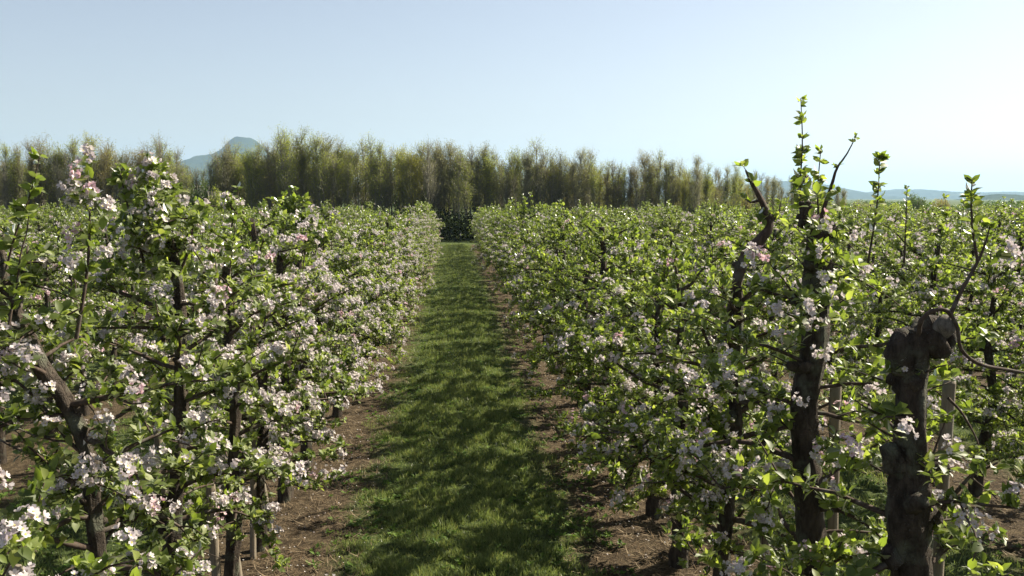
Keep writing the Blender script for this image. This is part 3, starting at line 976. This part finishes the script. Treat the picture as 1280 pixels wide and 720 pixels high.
PROF = np.array([(-40, 190), (0, 187), (60, 181), (130, 183), (190, 184), (222, 186), (236, 196), (248, 214), (262, 212), (272, 188), (300, 177), (340, 178), (375, 166), (400, 177),
                 (430, 169), (470, 180), (520, 176), (545, 181), (600, 190), (660, 186), (720, 190), (755, 196), (790, 206), (850, 199), (880, 205), (915, 212), (940, 218),
                 (962, 226), (1000, 230), (1040, 236), (1060, 244)])
KINDN = {"olive": "olive-green leafing", "yellow": "yellow-green leafing", "grey": "grey bare-twigged", "brown": "brownish budding", "green": "dark green leafy"}
wr = np.random.default_rng(77)
px = -30.0
n_w = 0
mass = Geo()
while px < 1060:
    ytop = np.interp(px, PROF[:, 0], PROF[:, 1]) - 5 + 4 * math.sin(px * .09) + 3 * math.sin(px * .31) + wr.normal(0, 6.5)
    dd = (57 + wr.uniform(0, 3)) if px < 900 else 62 + (px - 900) * .12
    p = at(px, 248, dd)
    top = at(px, ytop, dd)[2]
    if px < 235: kinds = ["yellow", "olive", "brown", "grey", "olive"]
    elif px < 500: kinds = ["olive", "grey", "olive", "olive", "yellow"]
    elif px < 760: kinds = ["olive", "grey", "yellow", "grey", "olive", "grey"]
    elif px < 940: kinds = ["olive", "yellow", "brown", "grey"]
    else: kinds = ["grey", "grey", "brown"]
    kind = kinds[wr.integers(len(kinds))]
    k = int(wr.integers(9))
    e = empty("wood_tree", (p[0], p[1], 0), wr.uniform(0, 6.28))
    H = WV[k][0].merged()[:, 2].max()
    s = top / H
    e.scale = (s * wr.uniform(1.0, 1.25), s * 1.1, s)
    if px < 235: where = "in the left belt of the wood, left of the hill"
    elif px < 360: where = "at the wood edge below the blue hill"
    elif px < 530: where = "at the wood edge left of the lane end"
    elif px < 610: where = "in the wood straight beyond the grass lane"
    elif px < 800: where = "at the wood edge right of the lane end"
    elif px < 940: where = "where the wood gets lower towards the right"
    else: where = "in the low thin tail of the wood on the right"
    tag(e, f"{KINDN[kind]} young tree {where}", "tree", "young trees along the edge of the wood")
    tm, cm = wood_meshes(k, kind)
    for nm, me in (("trunk", tm), ("crown", cm)):
        o = bpy.data.objects.new(nm, me); COL.objects.link(o); o.parent = e
    n_w += 1
    px += wr.uniform(5.5, 10)
# deeper part of the wood reads as one mass
lod_t = [wood_tree(950 + k, H=6.2, leaves=2600, nbr=40, twigs=4, leaf=.10, spread=1.2) for k in range(4)]
slot = {"olive": 1, "grey": 2, "brown": 3, "green": 4, "yellow": 5}
for q in range(300):
    pxx = wr.uniform(-40, 950)
    if 236 < pxx < 272: continue
    dd = wr.uniform(60, 74)
    ytop = np.interp(pxx, PROF[:, 0], PROF[:, 1]) + abs(wr.normal(0, 9)) + 11
    p = at(pxx, 248, dd); top = at(pxx, ytop, dd)[2]
    gt, gl = lod_t[q % 4]
    H = gt.merged()[:, 2].max(); s = top / H; a = wr.uniform(0, 6.28)
    M = np.array([[math.cos(a) * s, -math.sin(a) * s, 0], [math.sin(a) * s, math.cos(a) * s, 0], [0, 0, s]])
    mass.put(gt, M, (p[0], p[1], 0))
    base = mass.n
    V = gl.merged() @ M.T.astype(np.float32) + np.array([p[0], p[1], 0], np.float32)
    sl = slot[["olive", "grey", "brown", "green", "olive"][wr.integers(5)]]
    mass.v.append(V.astype(np.float32)); mass.n += len(V)
    for f, m in gl.f: mass.f.append((f + base, sl))
o = mass.obj("wood", [M_WTRUNK, WL["olive"], WL["grey"], WL["brown"], WL["green"], WL["yellow"]])
tag(o, "deeper dim part of the wood behind its front trees", "wood", kind="stuff")

# undergrowth along the edge of the wood
g = Geo()
n = 120000
x = wr.uniform(-32, 34, n); y = wr.uniform(53.5, 62, n)
top = 1.5 + .7 * vnoise(x, y, .8, 3) + .35 * vnoise(x, y, 3, 5)
z = np.clip(top, .4, 2.6) * wr.random(n) ** .7
stamp(g, LEAF1_V, LEAF1_F, np.stack([x, y, z], -1), rand_unit(wr, n), rand_unit(wr, n), wr.uniform(.07, .16, n), 0, 1.6)
M_UNDER = leaf_mat("undergrowth_leaf", [(0, (.012, .018, .008)), (.6, (.022, .032, .012)), (1, (.04, .05, .02))], (1.2, 1.2, .8), 0, .2, 0, rough=.9)
o = g.obj("undergrowth", [M_UNDER])
tag(o, "dark low brambles and undergrowth along the foot of the wood", "undergrowth", kind="stuff")


# bushes
def bush(px, ytop, d, wpx, kind, label, seed, dens=5000):
    r = np.random.default_rng(seed)
    p = at(px, 248, d); top = at(px, ytop, d)[2]
    wd = wpx / F * d * .5
    e = empty("bush", (p[0], p[1], 0))
    tag(e, label, "bush", "bushes beyond the orchard")
    gt, gl = Geo(), Geo()
    for k in range(14):
        a = r.uniform(0, 6.28); q = r.uniform(.2, .8)
        tube(gt, resample([(0, 0, -.05), (math.cos(a) * wd * q * .4, math.sin(a) * wd * q * .4, top * .45), (math.cos(a) * wd * q, math.sin(a) * wd * q, top * .9)], 6), np.linspace(.04, .01, 6), 4)
    c = np.stack([r.uniform(-1, 1, 16) * wd * .7, r.uniform(-1, 1, 16) * wd * .6, r.uniform(.25, .82, 16) * top], -1)
    idx = r.integers(0, 16, dens)
    O = c[idx] + rand_unit(r, dens) * (r.random((dens, 1)) ** .35) * np.array([wd * .42, wd * .42, top * .24])
    O[:, 2] = np.clip(O[:, 2], .02, None)
    stamp(gl, LEAF1_V, LEAF1_F, O, rand_unit(r, dens), rand_unit(r, dens), r.uniform(.05, .11, dens), 0, 1.4)
    gt.obj("stem", [M_WTRUNK], e); gl.obj("foliage", [WL[kind]], e)


bush(253, 224, 55.5, 30, "green", "round green bush in the gap of the wood below the hill", 1)
bush(268, 232, 55.0, 26, "olive", "lower olive bush at the right side of the wood gap", 2)
bush(1146, 243, 70, 34, "green", "dark evergreen bush on the right skyline beyond the orchard", 3)
bush(1176, 248, 72, 34, "brown", "tan twiggy bush right of the dark evergreen bush", 4)
bush(1080, 250, 72, 40, "grey", "low grey bush at the end of the wood tail", 5)
bush(1112, 254, 75, 30, "olive", "low olive bush between the grey and evergreen bushes", 6)
bush(1245, 255, 80, 60, "olive", "wide low olive bush on the far right skyline", 7)

# a low hedgerow closes the field beyond the orchard
g = Geo(); n = 60000
x = wr.uniform(30, 125, n); y = 100 + wr.normal(0, 2.2, n) + .15 * x
top = np.clip(1.9 + .5 * vnoise(x, y * 0, .25, 3) + .4 * vnoise(x, x * 0, .9, 5), .8, 3.2)
z = top * wr.random(n) ** .6
stamp(g, LEAF1_V, LEAF1_F, np.stack([x, y, z], -1), rand_unit(wr, n), rand_unit(wr, n), wr.uniform(.10, .24, n), 0, 1.6)
hedge_row = g.obj("hedgerow", [WL["green"]])
tag(hedge_row, "distant low olive hedgerow running along the field beyond the orchard on the right", "hedgerow", kind="stuff")

# ------------------------------------------------------------------ hills
M_HILL, N, L = new_mat("forested_hill")
tc = N.new("ShaderNodeTexCoord")
nz = N.new("ShaderNodeTexNoise"); nz.inputs["Scale"].default_value = .012; nz.inputs["Detail"].default_value = 8; nz.inputs["Roughness"].default_value = .7
L.new(tc.outputs["Object"], nz.inputs[0])
hc = ramp(N, L, nz.outputs[0], [(.35, (.018, .030, .012)), (.55, (.035, .050, .020)), (.72, (.07, .085, .035))])
b = N.new("ShaderNodeBsdfDiffuse"); L.new(hc, b.inputs[0])
oo = N.new("ShaderNodeOutputMaterial"); L.new(b.outputs[0], oo.inputs[0])


def hill(name, x0, x1, y0, y1, fn, step, label):
    xs = np.arange(x0, x1, step); ys = np.arange(y0, y1, step)
    X, Y = np.meshgrid(xs, ys, indexing='ij')
    Z = fn(X, Y)
    V = np.stack([X, Y, Z], -1).reshape(-1, 3)
    i, j = np.meshgrid(np.arange(len(xs) - 1), np.arange(len(ys) - 1), indexing='ij')
    a = i * len(ys) + j
    Q = np.stack([a, a + len(ys), a + len(ys) + 1, a + 1], -1).reshape(-1, 4)
    g = Geo(); g.add(V, [Q])
    o = g.obj(name, [M_HILL])
    tag(o, label, kind="structure")


def hx(px, d): return (px - 568) / F * d


def gauss(X, Y, cx, cy, sx, sy, h): return h * np.exp(-((X - cx) / sx) ** 2 - ((Y - cy) / sy) ** 2)


def rough(X, Y, a):
    return a * (vnoise(X, Y, .02, 1) + .6 * vnoise(X, Y, .05, 4) + .35 * vnoise(X, Y, .13, 2))


D1 = 3200


def h1(X, Y):
    k = D1 / F
    c = hx(314, D1)
    Z = gauss(X, Y, hx(325, D1), D1 + 80, 120 * k, 420, 36 * k) + gauss(X, Y, hx(256, D1), D1 - 40, 30 * k, 260, 22 * k)
    rr = np.hypot(X - hx(316, D1), (Y - D1) / 2.0)
    Z = Z + 41 * k / (1 + (rr / (29 * k)) ** 2.4) + 5 * k * np.exp(-((X - hx(300, D1)) / (9 * k)) ** 2 - ((Y - D1) / 200) ** 2)
    Z = Z + rough(X, Y, 4.5) * np.clip(Z / 60, 0, 1)
    Z = Z + 3.5 * np.exp(-((X - hx(296, D1)) / 9) ** 2 - ((Y - D1) / 30) ** 2)
    return Z - 4


hill("hill", hx(312, D1) - 900, hx(312, D1) + 900, D1 - 900, D1 + 900, h1, 9, "blue hazy pointed hill rising behind the left part of the wood")
D2 = 3900


def h2(X, Y):
    k = D2 / F
    Z = gauss(X, Y, hx(1000, D2), D2, 70 * k, 500, 21 * k) + gauss(X, Y, hx(1165, D2), D2 + 200, 50 * k, 500, 12 * k) + gauss(X, Y, hx(1260, D2), D2, 80 * k, 500, 7.5 * k) \
        + gauss(X, Y, hx(890, D2), D2, 80 * k, 500, 14 * k) + gauss(X, Y, hx(1400, D2), D2, 110 * k, 500, 9 * k)
    return Z + rough(X, Y, 2.2) * np.clip(Z / 30, 0, 1) - 3


hill("hills", hx(780, D2), hx(1540, D2), D2 - 1000, D2 + 1000, h2, 14, "long low blue hills on the far right horizon")
D3 = 1500


def h3(X, Y):
    k = D3 / F
    Z = gauss(X, Y, hx(1275, D3), D3, 42 * k, 90, 7.5 * k) + gauss(X, Y, hx(1370, D3), D3, 60 * k, 90, 8 * k)
    return Z + rough(X, Y, 1.6) * np.clip(Z / 10, 0, 1) - 2


hill("hill", hx(1180, D3), hx(1480, D3), D3 - 250, D3 + 250, h3, 4, "darker wooded rise at the right edge in front of the far hills")

# ------------------------------------------------------------------ haze
hz = Geo()
x0, x1, y0, y1, z0, z1 = -9500, 9500, -90, 12500, -1.0 - 4, 330
V = np.array([(x, y, z) for x in (x0, x1) for y in (y0, y1) for z in (z0, z1)])
hz.add(V, [np.array([(0, 1, 3, 2), (4, 6, 7, 5), (0, 4, 5, 1), (2, 3, 7, 6), (0, 2, 6, 4), (1, 5, 7, 3)])])
mh, N, L = new_mat("haze_air")
pv = N.new("ShaderNodeVolumePrincipled")
pv.inputs["Color"].default_value = (.48, .73, 1.0, 1)
pv.inputs["Density"].default_value = .00016
pv.inputs["Anisotropy"].default_value = .2
oo = N.new("ShaderNodeOutputMaterial"); L.new(pv.outputs[0], oo.inputs["Volume"])
o = hz.obj("haze", [mh], smooth=False)
tag(o, "thin pale haze in the air", kind="stuff")
